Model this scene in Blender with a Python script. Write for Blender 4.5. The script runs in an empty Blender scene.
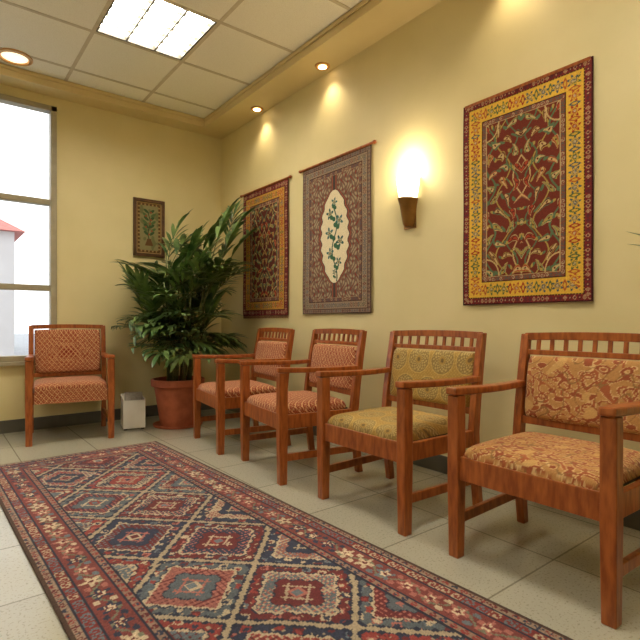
import bpy, bmesh, math, random
import numpy as np
from mathutils import Vector, Matrix, Euler
random.seed(7); rng=np.random.default_rng(5)
scn=bpy.context.scene
scn.view_settings.view_transform='Standard'
scn.view_settings.look='None'
scn.view_settings.exposure=0.0

# ---------------------------------------------------------------- helpers
def s2l(c):
    r=[]
    for v in c:
        v=v/255.0
        r.append(v/12.92 if v<=0.04045 else ((v+0.055)/1.055)**2.4)
    return r
def L(*c): return tuple(s2l(c))+(1.0,)

def new_mat(name):
    m=bpy.data.materials.new(name); m.use_nodes=True
    nt=m.node_tree; b=nt.nodes['Principled BSDF']
    return m,nt,b
def noise_mat(name,c1,c2,scale=20,rough=0.6,bump=0.0,bscale=200,detail=4,stretch=None,spec=None,metal=0.0):
    m,nt,b=new_mat(name)
    tc=nt.nodes.new('ShaderNodeTexCoord'); mp=nt.nodes.new('ShaderNodeMapping')
    nt.links.new(tc.outputs['Object'],mp.inputs[0])
    if stretch: mp.inputs['Scale'].default_value=stretch
    n=nt.nodes.new('ShaderNodeTexNoise'); n.inputs['Scale'].default_value=scale; n.inputs['Detail'].default_value=detail
    nt.links.new(mp.outputs[0],n.inputs['Vector'])
    r=nt.nodes.new('ShaderNodeValToRGB'); r.color_ramp.elements[0].position=0.35; r.color_ramp.elements[1].position=0.65
    r.color_ramp.elements[0].color=c1; r.color_ramp.elements[1].color=c2
    nt.links.new(n.outputs['Fac'],r.inputs[0]); nt.links.new(r.outputs[0],b.inputs['Base Color'])
    b.inputs['Roughness'].default_value=rough; b.inputs['Metallic'].default_value=metal
    if spec is not None: b.inputs['Specular IOR Level'].default_value=spec
    if bump>0:
        n2=nt.nodes.new('ShaderNodeTexNoise'); n2.inputs['Scale'].default_value=bscale
        nt.links.new(tc.outputs['Object'],n2.inputs['Vector'])
        bp=nt.nodes.new('ShaderNodeBump'); bp.inputs['Strength'].default_value=bump; bp.inputs['Distance'].default_value=0.002
        nt.links.new(n2.outputs['Fac'],bp.inputs['Height']); nt.links.new(bp.outputs[0],b.inputs['Normal'])
    return m
def emit_mat(name,col,strength):
    m,nt,b=new_mat(name)
    b.inputs['Base Color'].default_value=col
    b.inputs['Emission Color'].default_value=col; b.inputs['Emission Strength'].default_value=strength
    return m

class MB:
    def __init__(s): s.v=[]; s.f=[]
    def add(s,vs,fs):
        o=len(s.v); s.v+= [tuple(p) for p in vs]; s.f+=[tuple(o+i for i in f) for f in fs]
    def box(s,x0,x1,y0,y1,z0,z1):
        s.add([(x0,y0,z0),(x1,y0,z0),(x1,y1,z0),(x0,y1,z0),(x0,y0,z1),(x1,y0,z1),(x1,y1,z1),(x0,y1,z1)],
              [(0,3,2,1),(4,5,6,7),(0,1,5,4),(1,2,6,5),(2,3,7,6),(3,0,4,7)])
    def sweep(s,path,axis,ha,hb):
        n=len(path); vs=[]; 
        for i,p in enumerate(path):
            a=ha[i] if isinstance(ha,(list,tuple)) else ha
            b=hb[i] if isinstance(hb,(list,tuple)) else hb
            for (sa,sb) in ((-1,-1),(1,-1),(1,1),(-1,1)):
                if axis=='z': vs.append((p[0]+sa*a,p[1]+sb*b,p[2]))
                elif axis=='y': vs.append((p[0]+sa*a,p[1],p[2]+sb*b))
                else: vs.append((p[0],p[1]+sa*a,p[2]+sb*b))
        fs=[(0,1,2,3),tuple(4*(n-1)+k for k in (3,2,1,0))]
        for i in range(n-1):
            for k in range(4):
                k2=(k+1)%4
                fs.append((4*i+k,4*i+4+k,4*i+4+k2,4*i+k2))
        s.add(vs,fs)
    def lathe(s,prof,cx=0,cy=0,n=40,close=False):
        vs=[];fs=[]
        for r,z in prof:
            for k in range(n):
                a=2*math.pi*k/n; vs.append((cx+r*math.cos(a),cy+r*math.sin(a),z))
        for i in range(len(prof)-1):
            for k in range(n):
                k2=(k+1)%n; fs.append((i*n+k,i*n+k2,(i+1)*n+k2,(i+1)*n+k))
        fs.append(tuple(range(n-1,-1,-1)))
        fs.append(tuple((len(prof)-1)*n+k for k in range(n)))
        s.add(vs,fs)
    def tube(s,pts,rad,n=8):
        vs=[];fs=[]
        P=[Vector(p) for p in pts]
        for i,p in enumerate(P):
            t=(P[min(i+1,len(P)-1)]-P[max(i-1,0)]).normalized()
            u=t.cross(Vector((0.3,0.9,0.2))).normalized(); w=t.cross(u)
            r=rad[i] if isinstance(rad,(list,tuple)) else rad
            for k in range(n):
                a=2*math.pi*k/n; vs.append(p+u*r*math.cos(a)+w*r*math.sin(a))
        for i in range(len(P)-1):
            for k in range(n):
                k2=(k+1)%n; fs.append((i*n+k,i*n+k2,(i+1)*n+k2,(i+1)*n+k))
        fs.append(tuple(range(n-1,-1,-1))); fs.append(tuple((len(P)-1)*n+k for k in range(n)))
        s.add(vs,fs)
    def obj(s,name,mat,parent=None,bevel=0,smooth=False,fix=True):
        me=bpy.data.meshes.new(name); me.from_pydata(s.v,[],s.f)
        if fix:
            bm=bmesh.new(); bm.from_mesh(me); bmesh.ops.recalc_face_normals(bm,faces=bm.faces); bm.to_mesh(me); bm.free()
        me.materials.append(mat)
        o=bpy.data.objects.new(name,me); scn.collection.objects.link(o)
        if smooth:
            for p in me.polygons: p.use_smooth=True
        if bevel>0:
            md=o.modifiers.new('bevel','BEVEL'); md.width=bevel; md.segments=2; md.limit_method='ANGLE'; md.angle_limit=0.6
        if parent: o.parent=parent
        return o
def empty(name,loc=(0,0,0),rz=0):
    e=bpy.data.objects.new(name,None); scn.collection.objects.link(e); e.location=loc; e.rotation_euler=(0,0,rz); e.empty_display_size=0.1
    return e

def textile_mat(name,rough=0.9,bump=0.4,bs=500,sheen=0.2):
    m,nt,b=new_mat(name)
    at=nt.nodes.new('ShaderNodeVertexColor'); at.layer_name='weave'
    tc=nt.nodes.new('ShaderNodeTexCoord')
    n=nt.nodes.new('ShaderNodeTexNoise'); n.inputs['Scale'].default_value=bs; n.inputs['Detail'].default_value=3
    nt.links.new(tc.outputs['Object'],n.inputs['Vector'])
    mr=nt.nodes.new('ShaderNodeMapRange'); mr.inputs['To Min'].default_value=0.72; mr.inputs['To Max'].default_value=1.28
    nt.links.new(n.outputs['Fac'],mr.inputs['Value'])
    mx=nt.nodes.new('ShaderNodeVectorMath'); mx.operation='SCALE'
    nt.links.new(at.outputs['Color'],mx.inputs[0]); nt.links.new(mr.outputs[0],mx.inputs['Scale'])
    nt.links.new(mx.outputs[0],b.inputs['Base Color'])
    bp=nt.nodes.new('ShaderNodeBump'); bp.inputs['Strength'].default_value=bump; bp.inputs['Distance'].default_value=0.002
    nt.links.new(n.outputs['Fac'],bp.inputs['Height']); nt.links.new(bp.outputs[0],b.inputs['Normal'])
    b.inputs['Roughness'].default_value=rough
    b.inputs['Sheen Weight'].default_value=sheen
    b.inputs['Specular IOR Level'].default_value=0.2
    return m
def grid_obj(name,P,col,mat,parent=None,solid=0.0):
    ny,nx=P.shape[:2]
    idx=np.arange(nx*ny).reshape(ny,nx)
    f=np.stack([idx[:-1,:-1],idx[:-1,1:],idx[1:,1:],idx[1:,:-1]],-1).reshape(-1,4)
    me=bpy.data.meshes.new(name)
    me.vertices.add(nx*ny); me.vertices.foreach_set('co',P.reshape(-1).astype(np.float32))
    me.loops.add(f.size); me.loops.foreach_set('vertex_index',f.reshape(-1).astype(np.int32))
    me.polygons.add(len(f)); me.polygons.foreach_set('loop_start',(np.arange(len(f))*4).astype(np.int32))
    me.polygons.foreach_set('use_smooth',np.ones(len(f),dtype=bool))
    me.update(calc_edges=True); me.validate()
    ca=me.color_attributes.new('weave','FLOAT_COLOR','POINT')
    c4=np.ones((nx*ny,4),np.float32); c4[:,:3]=col.reshape(-1,3)
    ca.data.foreach_set('color',c4.reshape(-1))
    me.materials.append(mat)
    o=bpy.data.objects.new(name,me); scn.collection.objects.link(o)
    if parent: o.parent=parent
    if solid:
        md=o.modifiers.new('thick','SOLIDIFY'); md.thickness=solid; md.offset=-1
    return o

# ---------------------------------------------------------------- pattern tools
def A(*c): return np.array(s2l(c))
def hsh(i,j=0,k=0): return np.mod(np.abs(np.sin(i*12.9898+j*78.233+k*37.7)*43758.5453),1.0)
def tri(x): return np.abs(np.mod(x,1.0)-0.5)*2
def pal(h,cols):
    cols=np.array(cols); return cols[np.minimum((h*len(cols)).astype(int),len(cols)-1)]
def put(col,m,c): 
    c=np.asarray(c)
    if c.ndim==1: col[m]=c
    else: col[m]=c[m]
def flower(x,y,R,n,ph=0):
    r=np.hypot(x,y); th=np.arctan2(y,x); return r/(R*(0.68+0.32*np.cos(n*th+ph)))
def smooth_noise(U,V,s,seed=0):
    r=np.random.default_rng(seed); out=0*U
    for k in range(7):
        a=r.uniform(0,6.28); f=r.uniform(0.5,1.5)*s; p=r.uniform(0,6.28)
        out+=np.sin((U*np.cos(a)+V*np.sin(a))*f+p)
    return out/3.5

NAVY=A(46,54,78);BRICK=A(148,48,42);CREAM=A(206,184,148);SLATE=A(98,112,122);MAROON=A(106,34,38);ROSE=A(170,96,84);SAGE=A(122,124,98);BROWN=A(92,66,54)
GOLD=A(218,174,64)

def border(col,e,s,t0,t1,bg,motifs,pitch,kind,seed=0):
    m=(e>=t0)&(e<t1); put(col,m,bg)
    c=(t0+t1)/2; h=(t1-t0)/2
    k=np.floor(s/pitch); x=(s/pitch-k-0.5)*pitch; y=e-c
    mc=pal(hsh(k,seed),motifs)
    if kind=='diamond':
        d=np.abs(x)/(pitch*.46)+np.abs(y)/(h*.9)
        put(col,m&(d<1),mc); put(col,m&(d<.62),bg); put(col,m&(d<.4),pal(hsh(k,seed+3),motifs))
    if kind=='flower':
        f=flower(x,y,h*.85,5,k*1.3)
        vine=np.abs(y-h*.55*np.sin(s/pitch*math.pi))<h*.11
        put(col,m&vine,SAGE*.9)
        put(col,m&(f<1),mc); put(col,m&(f<.55),CREAM); put(col,m&(f<.28),MAROON)
        x2=(np.mod(s/pitch,1.0)-1.0*(np.mod(s/pitch,1.0)>.5))*pitch
        g=np.hypot(x2,(np.abs(y)-h*.55)*1.3)/(h*.3)
        put(col,m&(g<1),pal(hsh(np.floor(s/pitch+.5),seed+9),motifs))
    if kind=='floret':
        f=flower(x,y,h*.78,6,k*1.3); 
        put(col,m&(f<1),mc); put(col,m&(f<.62)&(f>.42),bg); put(col,m&(f<.25),CREAM*.8)
        x2=(np.mod(s/pitch,1.0)-1.0*(np.mod(s/pitch,1.0)>.5))*pitch
        lf=(np.abs(x2)/(pitch*.16))**1.3+(np.abs(y)/(h*.75))**1.3
        put(col,m&(lf<1),pal(hsh(np.floor(s/pitch+.5),seed+9),motifs[::-1])); put(col,m&(lf<.45),bg*.9)
    if kind=='curl':
        th=np.arctan2(y,x); r=np.hypot(x,y)
        sp=np.sin(r/h*7-th*1.0+k*3.14)
        put(col,m&(sp>.35)&(r<max(h,pitch*.5)*1.0),mc)
    if kind=='dots':
        put(col,m&(np.hypot(x,y)<h*.62),mc)
def edges(U,V,w,l):
    e=np.minimum(np.minimum(U,w-U),np.minimum(V,l-V))
    s=np.where(np.minimum(U,w-U)<np.minimum(V,l-V),V,U)
    return e,s

def rug_pattern(U,V,w,l):
    q=.0060
    U=np.clip((np.floor(U/q)+.5)*q,0,w); V=np.clip((np.floor(V/q)+.5)*q,0,l)
    e,s=edges(U,V,w,l)
    col=np.zeros(U.shape+(3,)); col[:]=MAROON
    a=(U-w/2)/.48+.03*np.floor(V/.53); b=V/.50
    p=a+b; r=a-b+.5; i=np.floor(p); j=np.floor(r); fp=p-i-.5; fr=r-j-.5
    dd=np.maximum(np.abs(fp),np.abs(fr))
    dd=dd+.020*(tri((fp+fr)*7)-.5)+.020*(tri((fp-fr)*7)-.5)
    h1=hsh(i,j); h2=hsh(i,j,4); h3=hsh(i,j,8)
    par=np.mod(i+j,2)
    base=np.where((par<.5)[...,None],pal(h1,[BRICK,MAROON,BRICK*.85]),pal(h1,[NAVY,SLATE*.7,NAVY]))
    alt=np.where((par<.5)[...,None],pal(h2,[NAVY,SLATE*.8,NAVY,CREAM*.55]),pal(h2,[BRICK,MAROON,ROSE*.75]))
    put(col,dd>-1,base)
    # angular filler: small stepped lozenges and hooks
    P=.052; rw=np.floor(V/P); xo=U+.5*P*np.mod(rw,2); gx=np.abs(np.mod(xo,P)-P/2); gy=np.abs(np.mod(V,P)-P/2)
    kk=hsh(np.floor(xo/P),rw,2); g=gx+gy
    put(col,(g<.021),pal(kk,[CREAM*.75,ROSE,SLATE,NAVY,BRICK,MAROON])); put(col,(g<.012),pal(hsh(np.floor(xo/P),rw,5),[NAVY,MAROON,CREAM*.8,BRICK]))
    put(col,((gx<.004)|(gy<.004))&(g>.021)&(kk>.6),CREAM*.6)
    put(col,(dd>.472),CREAM*.62); put(col,(dd>.452)&(dd<=.472),NAVY*.75); 
    put(col,(dd<=.365),NAVY*.75); put(col,(dd<=.350),CREAM*.78); put(col,(dd<=.325),alt)
    tooth=tri((fp+fr)*13)*tri((fp-fr)*13)
    put(col,(dd<=.325)&(dd>.225)&(tooth>.42),pal(h1,[CREAM*.75,ROSE,SLATE]))
    put(col,(dd<=.325)&(dd>.225)&(tooth<.06),pal(h3,[NAVY,MAROON,CREAM*.7]))
    put(col,(dd<=.225),NAVY*.75); put(col,(dd<=.210),base)
    hk=(np.abs(np.abs(fp)-.10)<.013)&(np.abs(fr)<.15)|(np.abs(np.abs(fr)-.10)<.013)&(np.abs(fp)<.15)
    put(col,hk&(dd<.205),pal(h3,[CREAM*.8,ROSE,CREAM*.65]))
    put(col,(np.abs(fp)+np.abs(fr)<.10),pal(h3,[BRICK,CREAM*.8,ROSE])); put(col,(np.abs(fp)+np.abs(fr)<.06),pal(h1,[NAVY,SLATE,MAROON])); put(col,(dd<.02),CREAM*.85)
    border(col,e,s,.0,.010,BROWN*.7,[BROWN],.1,'none')
    border(col,e,s,.010,.036,A(152,126,104),[MAROON,NAVY,BRICK],.035,'diamond',1)
    border(col,e,s,.036,.043,NAVY*.7,[NAVY],.1,'none')
    border(col,e,s,.043,.078,BRICK*.75,[CREAM*.75,SLATE],.045,'curl',5)
    border(col,e,s,.078,.085,NAVY*.7,[NAVY],.1,'none')
    border(col,e,s,.085,.178,A(126,54,50),[CREAM*.85,NAVY,ROSE,SLATE,NAVY],.098,'flower',2)
    border(col,e,s,.178,.185,NAVY*.7,[NAVY],.1,'none')
    border(col,e,s,.185,.212,A(144,114,94),[BRICK,NAVY,MAROON],.036,'diamond',6)
    border(col,e,s,.212,.219,NAVY*.6,[NAVY],.1,'none')
    n=smooth_noise(U,V,9,3)*.08+smooth_noise(U,V,40,4)*.06
    g=rng.normal(0,.13,U.shape)
    col=col*(1+n+g)[...,None]
    grey=col.mean(-1,keepdims=True)
    return np.clip(col*.80+grey*.20+.004,0,1)

def tapestry_gold(U,V,w,l,seed=0,b1=.040,b3=.118,b4=.148,bg=GOLD,field=(112,46,34)):
    e,s=edges(U,V,w,l)
    col=np.zeros(U.shape+(3,)); col[:]=A(*field)
    X=np.abs(U-w/2); Y=V-l/2; Yb=np.abs(Y)
    BE=A(194,166,112); GR=A(88,112,80); RD=A(166,66,42); OL=A(168,146,74)
    for (x0,amp,f,ph,cc,wd) in ((.0,.045,16,0,BE,.0040),(.10,.040,21,1.5,OL,.0040),(.175,.030,26,3.0,GR,.0055),(.05,.030,30,2.2,GR,.0040)):
        put(col,np.abs(X-x0-amp*np.sin(Y*f+ph))<wd,cc)
    P=.074
    Yw=Y+1+.014*np.sin(X*38+Y*11); Xw=X+.014*np.sin(Y*31+seed)
    row=np.floor(Yw/P); xo=Xw+.5*P*np.mod(row,2)
    gx=np.mod(xo,P)-P/2; gy=np.mod(Yw,P)-P/2
    k=hsh(np.floor(xo/P),row,seed); k2=hsh(np.floor(xo/P),row,seed+7)
    # paisley (boteh) drops: circle whose centre line bends with height
    ang=k*6.28; rx=gx*np.cos(ang)+gy*np.sin(ang); ry=-gx*np.sin(ang)+gy*np.cos(ang)
    bend=rx-.9*(ry+.006)**2*14*np.sign(k-.5)
    wdt=.019*np.clip((.034-ry)/.052,0,1)**.55*np.clip((ry+.026)/.010,0,1)**.5+1e-5
    bo=np.abs(bend)/wdt
    put(col,bo<1.0,pal(k2,[BE,OL,BE,GR])); put(col,bo<.78,pal(k,[GR,A(92,34,28),RD,GR])); put(col,(bo<.45),pal(k2,[OL,BE,RD,BE])); put(col,(np.hypot(bend,ry+.006)<.005),A(86,30,26))
    lx=np.mod(xo+P/2,P)-P/2; ly=gy
    lf=((lx*.7+ly*.7)/.018)**2+((lx*.7-ly*.7)/.007)**2
    put(col,lf<1,pal(k2,[GR,OL,GR]))
    cx=w/2-b4-X; cy=l/2-b4-Yb; rc=np.hypot(cx,cy*.8)
    put(col,np.abs(rc-.07)<.003,BE)
    border(col,e,s,0,.006,A(66,24,26),[MAROON],1,'none')
    border(col,e,s,.006,b1-.006,A(120,38,40),[A(180,148,112),A(84,44,48)],.022,'diamond',1)
    border(col,e,s,b1-.006,b1,A(70,36,30),[GOLD*.8],.014,'dots',1)
    border(col,e,s,b1,b3,bg,[A(156,46,34),A(82,98,60),A(72,86,94),A(172,84,44)],.070,'floret',2+seed)
    border(col,e,s,b3,b3+.005,A(66,28,26),[GOLD*.8],.014,'none',1)
    border(col,e,s,b3+.005,b4-.004,A(128,70,52),[CREAM*.7,A(74,94,90)],.022,'curl',1)
    border(col,e,s,b4-.004,b4,A(184,158,114),[GOLD*.8],.014,'none',1)
    return np.clip(col*(1+rng.normal(0,.10,U.shape)+smooth_noise(U,V,20,seed)*.05)[...,None],0,1)

def tapestry_tree(U,V,w,l):
    e,s=edges(U,V,w,l)
    col=np.zeros(U.shape+(3,)); col[:]=A(122,92,74)
    X=np.abs(U-w/2); Yb=np.abs(V-l/2)
    f1=np.sin(120*X+2*np.sin(50*Yb)); f2=np.sin(105*Yb+2*np.sin(60*X))
    put(col,(f1*f2>.25),A(162,140,112)); put(col,(np.abs(f1)<.25),A(92,88,84)); put(col,(f1<-.6)&(f2>.5),A(130,60,48))
    half=.150*np.clip(1-(Yb/.34)**2.2,0,1)**.62*(1+.06*np.cos(Yb*75))
    put(col,X<half+.034,A(98,72,58)); put(col,(X<half+.026),A(150,80,62)); put(col,X<half+.014,A(76,62,56)); put(col,(X<half+.004)&(Yb<.34),A(228,216,182))
    inn=(X<half)&(Yb<.33)
    u=U-w/2; v=V-l/2
    stem=np.abs(u-.03*np.sin(v*16))<.006
    put(col,inn&stem&(v<.24),A(48,88,74))
    for (cx,cy,R,c) in [(-.05,.17,.044,0),(.055,.11,.046,1),(-.06,.03,.046,1),(.06,-.04,.048,0),(-.052,-.12,.044,1),(.045,-.19,.038,0),(0.0,.25,.036,1),(0,-.26,.024,0)]:
        f=flower(u-cx,v-cy,R,5,cx*40); put(col,inn&(f<1),[A(44,86,84),A(62,106,104)][c]); put(col,inn&(f<.5),A(190,184,146)); put(col,inn&(f<.25),A(120,90,54))
        lf=flower(u-cx*.4,v-cy+.035,R*.8,2,1.0); put(col,inn&(lf<1),A(58,100,74))
    border(col,e,s,0,.008,A(66,42,36),[MAROON],1,'none')
    border(col,e,s,.008,.032,A(140,116,98),[A(84,46,46),A(96,98,100)],.026,'diamond',1)
    border(col,e,s,.032,.037,A(66,42,36),[MAROON],1,'none')
    border(col,e,s,.037,.085,A(152,130,108),[A(108,52,46),A(80,90,98),A(100,100,82)],.05,'floret',2)
    border(col,e,s,.085,.090,A(66,42,36),[MAROON],1,'none')
    border(col,e,s,.090,.115,A(112,70,58),[CREAM*.65,A(84,92,98)],.026,'curl',1)
    border(col,e,s,.115,.119,CREAM*.55,[MAROON],1,'none')
    return np.clip(col*(1+rng.normal(0,.10,U.shape))[...,None],0,1)

def fab_red(U,V):
    col=np.zeros(U.shape+(3,)); col[:]=A(136,50,34)
    p=(U+V*.8)/.034; r=(U-V*.8)/.034
    fp=np.mod(p,1)-.5; fr=np.mod(r,1)-.5; d=np.maximum(np.abs(fp),np.abs(fr))
    wob=.04*np.sin(p*12.5)
    put(col,d+wob>.42,A(212,166,118)); put(col,(d<.24)&(d>.16),A(190,126,84)); put(col,d<.07,A(216,176,130))
    return np.clip(col*(1+rng.normal(0,.08,U.shape))[...,None],0,1)
def fab_gold(U,V):
    col=np.zeros(U.shape+(3,)); col[:]=A(170,136,70)
    P=.15; row=np.floor(V/P); x=np.mod(U+row*P/2,P)-P/2; y=np.mod(V,P)-P/2
    r=np.hypot(x,y); th=np.arctan2(y,x)
    put(col,(r<.066),A(144,120,70)); put(col,(r<.060)&(np.sin(th*14)*np.sin(r*330)>.15),A(190,164,104)); put(col,(r<.020),A(170,136,72)); put(col,r<.010,A(118,96,58))
    put(col,(r>.066)&(r<.071),A(196,164,94))
    p=(U+V)/.018; q=(U-V)/.018
    put(col,(r>.072)&(np.hypot(np.mod(p,1)-.5,np.mod(q,1)-.5)<.22),A(194,162,92))
    return np.clip(col*(1+rng.normal(0,.06,U.shape))[...,None],0,1)
def fab_floral(U,V):
    col=np.zeros(U.shape+(3,)); col[:]=A(182,134,80)
    a=smooth_noise(U,V,78,11); b=smooth_noise(U,V,84,12); c=smooth_noise(U,V,60,13)
    f1=np.sin(a*4.6+U*45); f2=np.sin(b*4.6+V*50)
    put(col,(f1>.62),A(162,92,56)); put(col,(np.abs(f1-.50)<.15),A(212,178,126))
    put(col,(f2>.74),A(150,80,50)); put(col,(np.abs(f2-.64)<.13),A(208,172,120)); put(col,(np.abs(c)<.06),A(146,108,66)); put(col,(c>.85),A(198,156,98))
    return np.clip(col*(1+rng.normal(0,.06,U.shape))[...,None],0,1)

# ---------------------------------------------------------------- materials
M_wall=noise_mat('wall_paint',L(222,207,154),L(227,212,161),scale=3,rough=0.55,bump=0.08,bscale=260)
M_soffit=noise_mat('soffit_paint',L(218,197,144),L(223,203,151),scale=3,rough=0.5,bump=0.05)
M_wood=noise_mat('cherry_wood',L(134,68,28),L(174,98,46),scale=9,rough=0.3,detail=6,stretch=(6,6,1.2))
M_base=noise_mat('baseboard_vinyl',L(84,82,74),L(94,92,84),scale=8,rough=0.5)
M_frame_metal=noise_mat('window_frame_metal',L(160,150,124),L(170,160,134),scale=10,rough=0.45)
M_terra=noise_mat('terracotta',L(154,80,52),L(176,96,64),scale=12,rough=0.7,bump=0.15,bscale=90)
M_soil=noise_mat('soil',L(44,32,24),L(70,52,38),scale=60,rough=1,bump=0.8,bscale=80)
M_cane=noise_mat('palm_cane',L(80,92,46),L(112,112,66),scale=14,rough=0.6,stretch=(1,1,6))
M_bronze=noise_mat('bronze',L(132,96,50),L(160,120,70),scale=10,rough=0.38,metal=0.8)
M_brass=noise_mat('downlight_trim',L(200,150,90),L(214,168,108),scale=10,rough=0.3,metal=0.6)
M_white=noise_mat('white_enamel',L(236,232,222),L(242,239,230),scale=10,rough=0.4)
M_louvre=noise_mat('louvre_metal',L(84,80,70),L(90,86,76),scale=10,rough=0.5)
M_dark=noise_mat('dark_plastic',L(38,36,36),L(52,50,48),scale=10,rough=0.45)
M_rug=textile_mat('rug_wool',rough=.95,bump=.6,bs=350,sheen=.05)
M_tap=textile_mat('tapestry_weave',rough=.9,bump=.5,bs=600,sheen=.05)
M_fab=textile_mat('upholstery_weave',rough=.8,bump=.35,bs=700,sheen=.1)
M_panel=emit_mat('diffuser_glow',(1.0,.92,.77,1),29.0)
M_bulb=emit_mat('bulb_glow',(1.0,.80,.50,1),14.0)
M_shade=emit_mat('frosted_glass_glow',(1.0,.86,.55,1),5.0)

def leaf_mat():
    m,nt,b=new_mat('palm_leaf')
    tc=nt.nodes.new('ShaderNodeTexCoord'); n=nt.nodes.new('ShaderNodeTexNoise'); n.inputs['Scale'].default_value=9
    nt.links.new(tc.outputs['Object'],n.inputs['Vector'])
    r=nt.nodes.new('ShaderNodeValToRGB'); r.color_ramp.elements[0].position=.32; r.color_ramp.elements[1].position=.7
    r.color_ramp.elements[0].color=L(44,78,38); r.color_ramp.elements[1].color=L(128,154,88)
    nt.links.new(n.outputs['Fac'],r.inputs[0]); nt.links.new(r.outputs[0],b.inputs['Base Color'])
    b.inputs['Roughness'].default_value=.33
    return m
M_leaf=leaf_mat()

def floor_mat():
    m,nt,b=new_mat('floor_tile')
    tc=nt.nodes.new('ShaderNodeTexCoord')
    br=nt.nodes.new('ShaderNodeTexBrick'); br.offset=0; br.squash=1
    br.inputs['Scale'].default_value=1; br.inputs['Brick Width'].default_value=.45; br.inputs['Row Height'].default_value=.45
    br.inputs['Mortar Size'].default_value=.0035; br.inputs['Mortar Smooth'].default_value=.1
    br.inputs['Color1'].default_value=L(174,170,152); br.inputs['Color2'].default_value=L(179,175,158); br.inputs['Mortar'].default_value=L(136,131,114)
    nt.links.new(tc.outputs['Object'],br.inputs['Vector'])
    v=nt.nodes.new('ShaderNodeTexNoise'); v.inputs['Scale'].default_value=120; v.inputs['Detail'].default_value=2
    nt.links.new(tc.outputs['Object'],v.inputs['Vector'])
    r=nt.nodes.new('ShaderNodeValToRGB'); r.color_ramp.elements[0].position=.34; r.color_ramp.elements[1].position=.42
    r.color_ramp.elements[0].color=(.74,.72,.68,1); r.color_ramp.elements[1].color=(1,1,1,1)
    nt.links.new(v.outputs['Fac'],r.inputs[0])
    mx=nt.nodes.new('ShaderNodeMix'); mx.data_type='RGBA'; mx.blend_type='MULTIPLY'; mx.inputs[0].default_value=1
    nt.links.new(br.outputs['Color'],mx.inputs[6]); nt.links.new(r.outputs[0],mx.inputs[7])
    nt.links.new(mx.outputs[2],b.inputs['Base Color'])
    b.inputs['Roughness'].default_value=.20
    return m
def ceil_mat():
    m,nt,b=new_mat('ceiling_tile')
    tc=nt.nodes.new('ShaderNodeTexCoord')
    v=nt.nodes.new('ShaderNodeTexNoise'); v.inputs['Scale'].default_value=160; v.inputs['Detail'].default_value=3
    nt.links.new(tc.outputs['Object'],v.inputs['Vector'])
    r=nt.nodes.new('ShaderNodeValToRGB'); r.color_ramp.elements[0].position=.3; r.color_ramp.elements[1].position=.5
    r.color_ramp.elements[0].color=L(236,229,212); r.color_ramp.elements[1].color=L(248,243,228)
    nt.links.new(v.outputs['Fac'],r.inputs[0]); nt.links.new(r.outputs[0],b.inputs['Base Color'])
    b.inputs['Roughness'].default_value=.9
    return m
M_floor=floor_mat(); M_ceil=ceil_mat()

# ---------------------------------------------------------------- room shell
WX,WY=2.34,4.60; XL,YF=-2.0,-2.0; ZS,ZC=2.74,2.82
SX,SY=2.07,4.42
b=MB(); b.box(XL-.1,WX+.1,YF-.1,WY+.1,-.1,0); b.obj('floor',M_floor)
b=MB(); b.box(WX,WX+.1,YF-.1,WY+.1,0,ZC+.1); b.obj('wall_right',M_wall)
b=MB(); b.box(XL-.1,XL,YF-.1,WY+.1,0,ZC+.1); b.obj('wall_left',M_wall)
b=MB(); b.box(XL,WX,YF-.1,YF,0,ZC+.1); b.obj('wall_front',M_wall)
wx0,wx1,wz0,wz1=-1.1,.83,.56,2.66
b=MB()
b.box(XL,wx0,WY,WY+.16,0,ZC+.1); b.box(wx1,WX,WY,WY+.16,0,ZC+.1)
b.box(wx0,wx1,WY,WY+.16,0,wz0); b.box(wx0,wx1,WY,WY+.16,wz1,ZC+.1)
b.obj('wall_back',M_wall)
T=.62; gx0=.86; gy0=2.93
panels=[(0,0),(0,-4),(-3,0),(-3,-4)]  # first is the real troffer; the others are unseen, added as fill light
b=MB(); b.box(XL-.1,WX+.1,YF-.1,WY+.1,ZC+.05,ZC+.12)
xs=[gx0+T*k for k in range(-5,3)]; ys=[gy0+T*k for k in range(-8,4)]
for i in range(-5,3):
    for j in range(-8,4):
        x0=max(gx0+T*i,XL); x1=min(gx0+T*(i+1),SX); y0=max(gy0+T*j,YF); y1=min(gy0+T*(j+1),SY)
        if x1-x0<.03 or y1-y0<.03: continue
        if (i,j) in panels: continue
        b.box(x0+.011,x1-.011,y0+.011,y1-.011,ZC,ZC+.05)
b.obj('ceiling',M_ceil)
b=MB()
for x in xs:
    if XL<x<SX: b.box(x-.012,x+.012,YF,SY,ZC-.003,ZC+.03)
for y in ys:
    if YF<y<SY: b.box(XL,SX,y-.012,y+.012,ZC-.0035,ZC+.03)
b.obj('trim_1',noise_mat('ceiling_grid',L(206,194,170),L(214,202,178),rough=.6))
b=MB(); b.box(SX,WX,YF,WY,ZS,ZC+.05); b.box(XL,SX,SY,WY,ZS,ZC+.05); b.obj('trim_2',M_soffit)
b=MB(); b.box(SX-.012,SX,YF,SY,ZC-.03,ZC-.004); b.box(XL,SX-.012,SY-.012,SY,ZC-.03,ZC-.004); b.obj('trim_3',M_soffit,bevel=.003)
b=MB(); b.box(WX-.012,WX,YF,WY-.012,0,.10); b.obj('baseboard_right',M_base,bevel=.003)
b=MB(); b.box(XL+.012,WX,WY-.012,WY,0,.10); b.obj('baseboard_back',M_base,bevel=.003)
b=MB(); b.box(XL,XL+.012,YF,WY,0,.10); b.obj('baseboard_left',M_base,bevel=.003)

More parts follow.
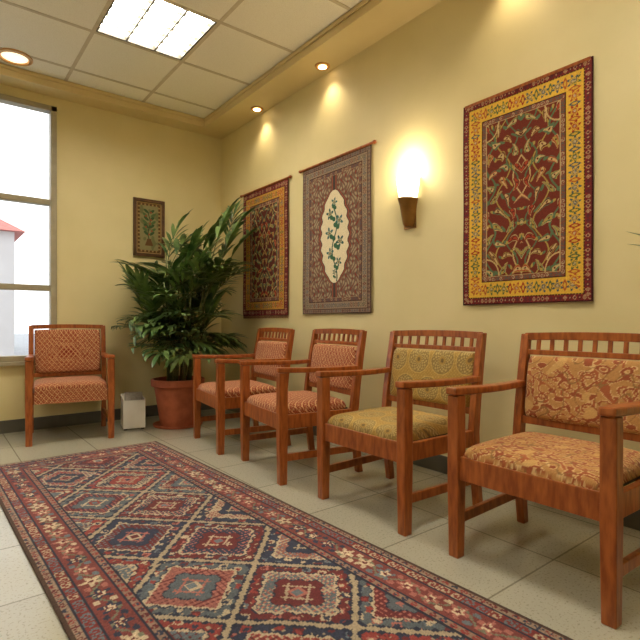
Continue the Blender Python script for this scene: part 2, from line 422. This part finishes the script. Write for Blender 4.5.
# window
win=empty('window_1')
b=MB(); fw=.045; y0,y1=WY-.015,WY+.07
b.box(wx0,wx0+fw,y0,y1,wz0,wz1); b.box(wx1-fw,wx1,y0,y1,wz0,wz1)
b.box(wx0,wx1,y0,y1,wz0,wz0+fw); b.box(wx0,wx1,y0,y1,wz1-fw,wz1)
for z in (1.155,1.865): b.box(wx0+fw,wx1-fw,WY+.005,y1,z-.024,z+.024)
b.box(-.16,-.11,WY+.005,y1,wz0+fw,wz1-fw)
b.obj('window_frame',M_frame_metal,win,bevel=.004)
b=MB(); b.box(wx0-.02,wx1+.02,WY-.05,WY-.015,wz0-.03,wz0); b.obj('window_sill',M_frame_metal,win,bevel=.004)
gm,gnt,gb=new_mat('window_glass')
tr=gnt.nodes.new('ShaderNodeBsdfTransparent'); gl=gnt.nodes.new('ShaderNodeBsdfGlossy'); gl.inputs['Roughness'].default_value=.02
mxs=gnt.nodes.new('ShaderNodeMixShader'); mxs.inputs[0].default_value=.04
gnt.links.new(tr.outputs[0],mxs.inputs[1]); gnt.links.new(gl.outputs[0],mxs.inputs[2]); gnt.links.new(mxs.outputs[0],gnt.nodes['Material Output'].inputs[0])
b=MB(); b.box(wx0+fw,wx1-fw,WY+.04,WY+.046,wz0+fw,wz1-fw); b.obj('window_glass',gm,win)

# exterior
b=MB(); b.box(-40,40,WY+.3,60,-.5,-.3); b.obj('street_ground',noise_mat('asphalt',L(140,144,148),L(160,164,168),scale=3))
ext=empty('neighbouring_building',(-3,20,0))
b=MB(); b.box(-8,5.3,0,8,-.3,4.0); b.obj('facade',noise_mat('facade_plaster',L(190,186,184),L(200,196,194),scale=1),ext)
b=MB(); b.add([(-8.3,-.3,4.0),(5.6,-.3,4.0),(5.6,8.3,4.0),(-8.3,8.3,4.0),(-8.0,4,5.6),(4.2,4,5.6)],[(0,1,5,4),(1,2,5),(2,3,4,5),(3,0,4),(0,3,2,1)])
b.obj('tiled_roof',noise_mat('roof_tile',L(190,100,90),L(206,120,108),scale=4),ext)
b=MB()
for k in range(6): b.box(-7+k*2.1,-6+k*2.1,-.06,0,1.0,2.6)
b.obj('facade_windows',noise_mat('facade_glass',L(130,150,170),L(150,168,184),scale=1,rough=.2),ext)

# ---------------------------------------------------------------- ceiling light panel, plus added fill panels out of view
def troffer(i,j):
    x0=gx0+T*i; y0=gy0+T*j
    e=empty('ceiling_light_or_fill_panel',(x0+T/2,y0+T/2,ZC))
    h=T/2-.012
    b=MB(); b.box(-h,h,-h,h,.035,.045); b.obj('diffuser',M_panel,e)
    b=MB()
    b.box(-h,-h+.012,-h,h,.0,.035); b.box(h-.012,h,-h,h,.0,.035); b.box(-h+.012,h-.012,-h,-h+.012,.0,.035); b.box(-h+.012,h-.012,h-.012,h,.0,.035)
    for k in (-1,1): b.box(k*h/3-.006,k*h/3+.006,-h+.012,h-.012,.002,.034)
    for k in range(1,6): 
        y=-h+2*h*k/6; b.box(-h+.012,h-.012,y-.002,y+.002,.012,.034)
    b.obj('louvre',M_louvre,e)
for p in panels: troffer(*p)

e=empty('round_ceiling_light',(.49,4.24,ZC))
b=MB(); b.lathe([(.115,.0),(.115,-.012),(.092,-.016),(.088,-.004)],n=40); b.obj('trim_ring',M_brass,e,smooth=False)
b=MB(); b.lathe([(.086,-.006),(.07,-.014),(.04,-.020),(.001,-.022)],n=40); b.obj('diffuser',emit_mat('round_light_glow',(1,.86,.6,1),1.4),e,smooth=True)

def downlight(x,y):
    e=empty('recessed_downlight',(x,y,ZS))
    b=MB(); n=32
    b.lathe([(.056,.0),(.056,-.004),(.050,-.009),(.040,-.009),(.036,-.001)],n=n); b.obj('trim_ring',M_brass,e)
    b=MB(); b.lathe([(.030,-.0095),(.022,-.013),(.001,-.015)],n=n); b.obj('bulb',M_bulb,e,smooth=True)
    ld=bpy.data.lights.new('downlight_spot','SPOT'); ld.energy=9; ld.spot_size=math.radians(110); ld.spot_blend=1.0; ld.color=(1.0,.82,.55); ld.shadow_soft_size=.02
    lo=bpy.data.objects.new('downlight_spot',ld); scn.collection.objects.link(lo); lo.parent=e; lo.location=(0,0,-.035)
for y in (3.75,2.83,1.35,.3,-.7): downlight(2.25,y)

# ---------------------------------------------------------------- wall sconce
e=empty('wall_sconce',(WX,2.066,1.56))
b=MB()
def half_ring(bm,prof,n=16,cap=True):
    vs=[];fs=[]
    for r,d,z in prof:
        for k in range(n+1):
            a=math.pi*k/n; vs.append((-d*math.sin(a),r*math.cos(a),z))
    for i in range(len(prof)-1):
        for k in range(n): fs.append((i*(n+1)+k,i*(n+1)+k+1,(i+1)*(n+1)+k+1,(i+1)*(n+1)+k))
        fs.append((i*(n+1),(i+1)*(n+1),(i+1)*(n+1)+n,i*(n+1)+n))
    fs.append(tuple(range(n+1))); fs.append(tuple((len(prof)-1)*(n+1)+k for k in range(n,-1,-1)))
    bm.add(vs,fs)
half_ring(b,[(.030,.045,-.10),(.036,.06,-.085),(.05,.085,.03),(.056,.095,.055),(.060,.10,.07)])
b.box(-.012,0,-.045,.045,-.11,.06)
b.obj('bracket',M_bronze,e)
b=MB(); half_ring(b,[(.050,.088,.071),(.058,.093,.10),(.068,.098,.15),(.075,.10,.20)])
b.obj('glass_shade',M_shade,e,smooth=False)
ld=bpy.data.lights.new('sconce_lamp','POINT'); ld.energy=6; ld.color=(1.0,.84,.56); ld.shadow_soft_size=.03
lo=bpy.data.objects.new('sconce_lamp',ld); scn.collection.objects.link(lo); lo.parent=e; lo.location=(-.09,0,.27)

# ---------------------------------------------------------------- rug
w,l=1.05,3.40; nx,ny=280,900
u=np.linspace(0,w,nx); v=np.linspace(0,l,ny); U,V=np.meshgrid(u,v)
P=np.stack([U-w/2,V-l/2,0.009+0*U],-1); P[...,2]+=.0008*np.sin(U*9)*np.sin(V*5)
re=empty('patterned_runner_rug',(.815,1.86,0),math.radians(1.6))
rg=grid_obj('pile',P,rug_pattern(U,V,w,l),M_rug,re,solid=.008)
b=MB()
for k in range(150):
    x=-w/2+.004+k*(w-.008)/149
    for sgn in (1,-1):
        y0=sgn*l/2; dx=random.uniform(-.004,.004)
        b.tube([(x,y0-sgn*.004,.006),(x+dx*.5,y0+sgn*.012,.004),(x+dx,y0+sgn*random.uniform(.022,.03),.0025)],.0018,5)
b.obj('fringe',noise_mat('fringe_cotton',L(150,134,110),L(170,152,126),scale=50,rough=.9),re)

# ---------------------------------------------------------------- tapestries (right wall)
def hang(name,yfar,ynear,z0,z1,fn,rod,res=.0027,fringe=False):
    w=yfar-ynear; l=z1-z0; nx=int(w/res); ny=int(l/res)
    u=np.linspace(0,w,nx); v=np.linspace(0,l,ny); U,V=np.meshgrid(u,v)
    e=empty(name,(WX,(yfar+ynear)/2,(z0+z1)/2))
    X=-.016-.004*np.sin(U*11+1)*(1-V/l)-.002*np.sin(V*9)
    P=np.stack([X,w/2-U,V-l/2],-1)
    grid_obj('cloth',P,fn(U,V,w,l),M_tap,e,solid=.004)
    b=MB()
    if rod:
        b.tube([(-.018,w/2+.03,l/2+.006),(-.018,-w/2-.03,l/2+.006)],.009,12)
        b.lathe([(.001,l/2-.008),(.014,l/2),(.014,l/2+.012),(.001,l/2+.02)],-.018,w/2+.035,n=12)
        b.lathe([(.001,l/2-.008),(.014,l/2),(.014,l/2+.012),(.001,l/2+.02)],-.018,-w/2-.035,n=12)
    else:
        b.box(-.018,-.001,-w/2+.01,w/2-.01,l/2-.012,l/2+.002)
    b.obj('hanging_rod',M_wood,e)
    if fringe:
        b=MB()
        for k in range(int(w/.009)):
            y=-w/2+.004+k*.009; b.tube([(-.018,y,-l/2+.003),(-.018,y+random.uniform(-.002,.002),-l/2-.022)],.0018,4)
        b.obj('fringe',noise_mat('tap_fringe',L(120,70,50),L(150,100,70),scale=50),e)
    return e
hang('wall_tapestry',1.668,.985,.965,2.06,lambda U,V,w,l:tapestry_gold(U,V,w,l,0),False)
hang('wall_tapestry',3.17,2.40,.935,2.065,tapestry_tree,True)
hang('wall_tapestry',4.12,3.38,.93,2.06,lambda U,V,w,l:tapestry_gold(U,V,w,l,5,.055,.125,.160,A(196,146,62),(92,36,30)),True,.0033,True)

# framed picture on back wall
e=empty('framed_picture',(1.597,WY,1.745)); hw,hh=.145,.265
b=MB(); 
b.box(-hw,-hw+.03,-.024,-.002,-hh,hh); b.box(hw-.03,hw,-.024,-.002,-hh,hh); b.box(-hw+.03,hw-.03,-.024,-.002,-hh,-hh+.03); b.box(-hw+.03,hw-.03,-.024,-.002,hh-.03,hh)
b.obj('frame',noise_mat('picture_frame_wood',L(70,44,24),L(100,66,36),scale=20,rough=.4),e,bevel=.004)
w,l=(hw-.03)*2,(hh-.03)*2
u=np.linspace(0,w,90); v=np.linspace(0,l,170); U,V=np.meshgrid(u,v)
ee,ss=edges(U,V,w,l); col=np.zeros(U.shape+(3,)); col[:]=A(138,130,88)
X=U-w/2; Yc=V-l/2
put(col,smooth_noise(U,V,70,31)>.35,A(112,112,72))
put(col,(np.abs(X-.01*np.sin(Yc*30))<.004)&(Yc>-.11)&(Yc<.14),A(56,68,42))
for k,yy in enumerate(np.arange(-.06,.15,.034)):
    for sg in (-1,1):
        cx=sg*(.026+.012*(k%2)); dx=X-cx; dy=Yc-yy-.010
        rx=dx*.8+sg*dy*.6; ry=-sg*dx*.6+dy*.8
        put(col,(rx/.028)**2+(ry/.012)**2<1,[A(62,86,54),A(84,104,64)][k%2])
    put(col,np.hypot(X-.03*math.sin(k*2.2),Yc-yy)<.009,A(150,80,52))
put(col,(np.abs(X)<.030-.010*np.sin((Yc+.14)*40))&(Yc<-.10)&(Yc>-.165),A(104,72,44))
put(col,ee<.030,A(100,72,44)); put(col,(ee<.030)&(np.sin(ss*180)>.3)&(ee>.012),A(156,128,80)); put(col,ee<.006,A(186,154,96))
P=np.stack([X,-.012+0*U,Yc],-1); grid_obj('artwork',P,col,M_tap,e)
b=MB(); b.box(-hw+.02,hw-.02,-.010,-.003,-hh+.02,hh-.02); b.obj('backing',M_dark,e)

# ---------------------------------------------------------------- armchairs
def cushion(name,a,bb,h,fn,parent,off=(0,0),base=.012,nx=150,ny=135,pw=9):
    t=np.linspace(-1,1,nx); s=np.sin(t*math.pi/2)*.55+t*.45
    t2=np.linspace(-1,1,ny); q=np.sin(t2*math.pi/2)*.55+t2*.45
    S,Q=np.meshgrid(s,q)
    prof=(np.clip(1-np.abs(S)**pw,0,1)*np.clip(1-np.abs(Q)**pw,0,1))**.40
    dome=.84+.16*(1-S**2)*(1-Q**2)
    Z=base+h*prof*dome
    k=1-.035*(np.abs(S)**6)*(np.abs(Q)**6)
    P=np.stack([a*S*k,bb*Q*k,Z],-1)
    m=max(1,int(base/.004))
    P2=np.pad(P,((m,m),(m,m),(0,0)),mode='edge')
    ri=np.arange(P2.shape[0]); ci=np.arange(P2.shape[1])
    dr=np.maximum(np.maximum(m-ri,ri-(m+ny-1)),0); dc=np.maximum(np.maximum(m-ci,ci-(m+nx-1)),0)
    D=np.maximum(dr[:,None],dc[None,:])
    P2[...,2]=np.where(D>0,base*(1-D/m),P2[...,2])
    Uc=P2[...,0]+off[0]+1; Vc=P2[...,1]+off[1]+1+P2[...,2]
    return grid_obj(name,P2,fn(Uc,Vc),M_fab,parent)
def armchair(loc,rz,fn,slots=True,bw=.58,off=0.0,top=.825,wrap=False):
    e=empty('armchair',(loc[0],loc[1],0),rz)
    F=.29-.0225; B=bw/2-.0175+.01; yf=-.24; yb=.215
    b=MB()
    for sx in (-1,1):
        b.sweep([(sx*F,yf,0),(sx*F,yf,.30),(sx*F,yf,.600)],'z',[.021,.0235,.0235],[.021,.026,.024])
    b.obj('front_legs',M_wood,e,bevel=.004)
    b=MB()
    for sx in (-1,1):
        pts=[(sx*B,yb+.035,0),(sx*B,yb+.012,.18),(sx*B,yb,.36),(sx*B,yb+.015,.50),(sx*B,yb+.04,.66),(sx*B,yb+.068,top-.004)]
        b.sweep(pts,'z',.0175,[.019,.021,.024,.023,.020,.016])
    b.obj('back_posts',M_wood,e,bevel=.004)
    b=MB()
    b.box(-F+.02,F-.02,yf-.014,yf+.012,.290,.376)
    b.box(-B+.015,B-.015,yb-.012,yb+.012,.30,.365)
    for sx in (-1,1):
        xf,xb=sx*(F-.002),sx*(B-.002)
        b.sweep([(xf,yf+.02,.333),(xb,yb-.018,.333)],'y',.012,.038)
        b.sweep([(xf,yf+.016,.140),(xb,yb+.005,.140)],'y',.010,.019)
    b.obj('seat_rails',M_wood,e,bevel=.003)
    b=MB()
    for sx in (-1,1):
        pts=[];ha=[];hb=[]
        for k in range(9):
            t=k/8; y=yf-.035+t*(yb+.030-yf+.035)
            x=sx*(F+(B-F)*t); z=.612+.004*math.cos(t*math.pi)-.006*math.sin(t*math.pi)
            pts.append((x,y,z)); ha.append(.030-.009*t); hb.append(.0135)
        ha[0]=.024
        b.sweep(pts,'y',ha,hb)
    b.obj('armrests',M_wood,e,bevel=.006)
    def backy(z): return yb+.068*max(0,(z-.38))/(top-.38)
    b=MB()
    def rail(z,hz,hy,bow=.018,arch=0.0):
        pts=[]
        for k in range(13):
            t=k/12; x=-B+.0+2*B*t; s=math.sin(t*math.pi)
            pts.append((x,backy(z)+bow*s,z+arch*s)); 
        b.sweep(pts,'x',hy,hz)
    rail(top-.016,.0165,.013,.016,.006)
    if slots:
        rail(.742,.011,.010,.016,0)
        n=9
        for k in range(n):
            t=(k+1)/(n+1); x=-B+2*B*t; s=math.sin(t*math.pi)
            b.sweep([(x,backy(.742)+.016*s,.745),(x,backy(.80)+.016*s,.800)],'z',.0085,.006)
        ztop=.728
    else: ztop=top-.035
    rail(.455,.016,.011,.010,0)
    b.obj('back_rails',M_wood,e,bevel=.003)
    if wrap:
        c=cushion('seat_cushion',.243,.235,.050,fn,e,(off,0),base=.105); c.location=(0,-.034,.292)
    else:
        c=cushion('seat_cushion',.243,.225,.054,fn,e,(off,0)); c.location=(0,-.024,.368)
    zb=.462; hgt=(ztop-zb)/2; zc=(ztop+zb)/2
    c=cushion('back_cushion',B-.022,hgt,.036,fn,e,(off+.3,.45),nx=150,ny=90)
    c.location=(0,backy(zc)+.010,zc); c.rotation_euler=(math.radians(90)-math.atan(.068/(top-.38)),0,0)
    b=MB(); b.box(-B+.022,B-.022,-hgt+.002,hgt-.002,-.006,-.0005); o=b.obj('back_panel',noise_mat('back_panel_cloth',L(130,92,58),L(150,108,70),scale=60,rough=.9),e)
    o.location=c.location; o.rotation_euler=c.rotation_euler
    b=MB(); b.box(-F+.03,F-.03,yf+.014,yb-.014,.355,.372); b.obj('seat_board',M_dark,e)
    return e
R=-math.pi/2
armchair((1.785,.872),R,fab_floral,off=.1)
armchair((1.775,1.655),R,fab_gold,off=.03)
armchair((1.765,2.455),R-math.radians(8),fab_red)
armchair((1.785,3.215),R-math.radians(8),fab_red,off=.2)
armchair((.850,4.200),math.radians(-9),fab_red,slots=False,bw=.54,off=.4,top=.85,wrap=True)

# ---------------------------------------------------------------- potted palm
px,py=1.66,4.06
pe=empty('potted_palm',(px,py,0))
b=MB(); b.lathe([(.135,0),(.145,.01),(.19,.30),(.196,.335),(.215,.337),(.220,.345),(.220,.392),(.212,.398),(.200,.396),(.196,.35),(.19,.345)],n=48)
b.obj('pot',M_terra,pe,smooth=False)
b=MB(); b.lathe([(.192,.346),(.15,.362),(.07,.372),(.001,.374)],n=36); b.obj('soil',M_soil,pe,smooth=True)
b=MB(); b.lathe([(.17,0.0),(.20,.004),(.205,.02),(.195,.02),(.17,.008)],n=40); b.obj('saucer',M_terra,pe)
canes=MB(); lv=MB()
def clampw(p):
    x=min(p.x+px,WX-.05)-px; y=min(p.y+py,WY-.04)-py
    X=x+px; Y=y+py
    if p.z<.92 and X>1.40 and Y<3.66: y=3.66-py
    if X<1.24 and p.z<.95: x=max(x,1.24-px)
    return Vector((x,y,p.z))
def bad(p): return p.z>1.40 and p.x+px<1.60
def leaflet(base,d,length,width,droop,target=None,clamp=clampw,check=True):
    tgt=target if target is not None else lv
    d=d.normalized(); side=d.cross(Vector((0,0,1)))
    if side.length<.1: side=Vector((1,0,0))
    side.normalize(); up=side.cross(d).normalized()
    n=6; rows=[]
    p=base.copy(); dd=d.copy()
    for i in range(n+1):
        t=i/n; wd=width*(math.sin(min(1,t*1.5+.12)*math.pi*.5) if t<.5 else max(0,math.cos((t-.5)*math.pi))**.7)
        wd=max(wd,.0008)
        q=clamp(p)
        if check and bad(q): return
        rows.append((q-side*wd+up*wd*.3,q,q+side*wd+up*wd*.3))
        dd=(dd+Vector((0,0,-droop*(.4+t)))).normalized(); p=p+dd*(length/n)
    vs=[];fs=[]
    for r in rows: vs+=list(r)
    for i in range(n):
        for k in range(2): fs.append((3*i+k,3*i+k+1,3*i+3+k+1,3*i+3+k))
    tgt.add(vs,fs)
def frond(base,d,length,nl):
    pts=[];p=base.copy();dd=d.normalized()
    n=8
    for i in range(n+1):
        pts.append(clampw(p)); dd=(dd+Vector((0,0,-.075))).normalized(); p=p+dd*length/n
    if bad(pts[-1]): return
    canes.tube(pts,[.004-.0028*i/n for i in range(n+1)],5)
    for k in range(nl):
        t=.22+.78*(k+.5)/nl
        f=t*n; i=min(int(f),n-1); q=pts[i].lerp(pts[i+1],f-i); tan=(pts[i+1]-pts[i])
        if tan.length<1e-4: tan=d
        tan=tan.normalized(); side=tan.cross(Vector((0,0,1))); side=side.normalized() if side.length>.05 else Vector((1,0,0))
        for sg in (-1,1):
            ang=.9-.45*t+random.uniform(-.14,.14)
            dl=tan*math.cos(ang)+side*sg*math.sin(ang)+Vector((0,0,random.uniform(0,.3)))
            leaflet(q,dl,(.17+.07*math.sin(t*math.pi))*random.uniform(.85,1.15),.0195*random.uniform(.85,1.2),.12)
    leaflet(pts[-1],dd,.20,.018,.1)
Hs=[.35,.55,.75,.95,1.08,1.16,.65,.85,1.0,.45,1.13,.7,.9,.5,1.0,.8,1.10,.6,.4,.72,.95,1.04,.88,1.08,1.12,.98]
for c in range(len(Hs)):
    H=Hs[c]; tall=H>.85
    a=2*math.pi*c*.382+random.uniform(-.2,.2); r=random.uniform(.02,.12)
    base=Vector((r*math.cos(a),r*math.sin(a),.34))
    lean=Vector((math.cos(a)*.9+.6,math.sin(a)*.8-.3,0))*random.uniform(.14,.26) if tall else Vector((math.cos(a)-.35,math.sin(a),0))*random.uniform(.08,.22)
    pts=[base+lean*(t**1.5)+Vector((0,0,H*t)) for t in (0,.25,.5,.75,1)]
    canes.tube(pts,[.010,.009,.008,.007,.005],8)
    nf=6 if H>.6 else 4
    for k in range(nf):
        t=1-.13*k; q=base+lean*(t**1.5)+Vector((0,0,H*t))
        fa=(a if not tall else 0)+random.uniform(-.6,.6)+k*2.4
        el=[1.25,.95,.8,.65,.45,.35][k]+random.uniform(-.12,.12)
        d=Vector((math.cos(fa)*math.cos(el),math.sin(fa)*math.cos(el),math.sin(el)))
        frond(q,d,random.uniform(.25,.37),random.choice([4,5,6]))
canes.obj('canes',M_cane,pe,smooth=True)
lo_=lv.obj('leaves',M_leaf,pe,smooth=True,fix=False)

# ---------------------------------------------------------------- wall planter at the near end of the right wall
we=empty('wall_planter',(WX,.50,1.02))
b=MB(); half_ring(b,[(.05,.05,-.10),(.085,.09,-.08),(.11,.12,.04),(.118,.128,.05),(.118,.128,.07)],20); b.obj('pot',M_terra,we,bevel=.002)
pl=MB(); 
for k in range(26):
    a=random.uniform(-math.pi*.95,-.05) ; el=random.uniform(.2,1.2)
    d=Vector((math.sin(a)*math.cos(el)-.1,math.cos(a)*math.cos(el),math.sin(el)))
    leaflet(Vector((-.06+random.uniform(-.03,.03),random.uniform(-.05,.05),.06)),d,random.uniform(.18,.28),.017,.16,target=pl,clamp=lambda p:Vector((min(p.x,-.022),p.y,p.z)),check=False)
leaflet(Vector((-.05,.05,.06)),Vector((-.1,1,.55)),.30,.018,.05,target=pl,clamp=lambda p:Vector((min(p.x,-.022),p.y,p.z)),check=False)
leaflet(Vector((-.05,.05,.06)),Vector((-.2,1,.75)),.32,.020,.05,target=pl,clamp=lambda p:Vector((min(p.x,-.022),p.y,p.z)),check=False)
pl.obj('leaves',M_leaf,we,smooth=True,fix=False)

# ---------------------------------------------------------------- magazine box beside the chair
e=empty('magazine_rack',(1.33,4.21,0),math.radians(-12))
b=MB(); t=.008; X,Y,H=.085,.12,.27
b.box(-X,X,-Y,Y,.012,.02); b.box(-X,X,-Y,-Y+t,.02,.24); b.box(-X,X,Y-t,Y,.02,H)
b.box(-X,-X+t,-Y+t,Y-t,.02,.25); b.box(X-t,X,-Y+t,Y-t,.02,.25); b.box(-X+t,X-t,-.004,.004,.02,.23)
b.obj('box',M_white,e,bevel=.002)
b=MB()
for sx in (-1,1):
    for sy in (-1,1): b.box(sx*.065-.012,sx*.065+.012,sy*.1-.012,sy*.1+.012,0,.012)
b.obj('feet',M_dark,e)
b=MB()
for k in range(6): 
    y=-.095+k*.014; b.box(-.066,.066,y,y+.006,.021,.27+.012*(k%3))
b.obj('magazines',noise_mat('magazine_paper',L(200,196,186),L(150,144,136),scale=14,rough=.5),e)

# ---------------------------------------------------------------- world, portal
wd=bpy.data.worlds.new('World'); scn.world=wd; wd.use_nodes=True
bg=wd.node_tree.nodes['Background']; bg.inputs[0].default_value=(.94,.97,1,1); bg.inputs[1].default_value=2.2
ld=bpy.data.lights.new('window_portal','AREA'); ld.shape='RECTANGLE'; ld.size=wx1-wx0; ld.size_y=wz1-wz0; ld.cycles.is_portal=True
lo=bpy.data.objects.new('window_portal',ld); scn.collection.objects.link(lo); lo.location=((wx0+wx1)/2,WY+.14,(wz0+wz1)/2); lo.rotation_euler=(math.radians(-90),0,0)

# ---------------------------------------------------------------- camera
cd=bpy.data.cameras.new('camera'); cd.sensor_width=36; cd.lens=496/640*36; cd.shift_y=.004; cd.clip_start=.02
co=bpy.data.objects.new('camera',cd); scn.collection.objects.link(co)
co.location=(0,0,.87); co.rotation_euler=(math.radians(90),0,math.radians(-38.2))
scn.camera=co
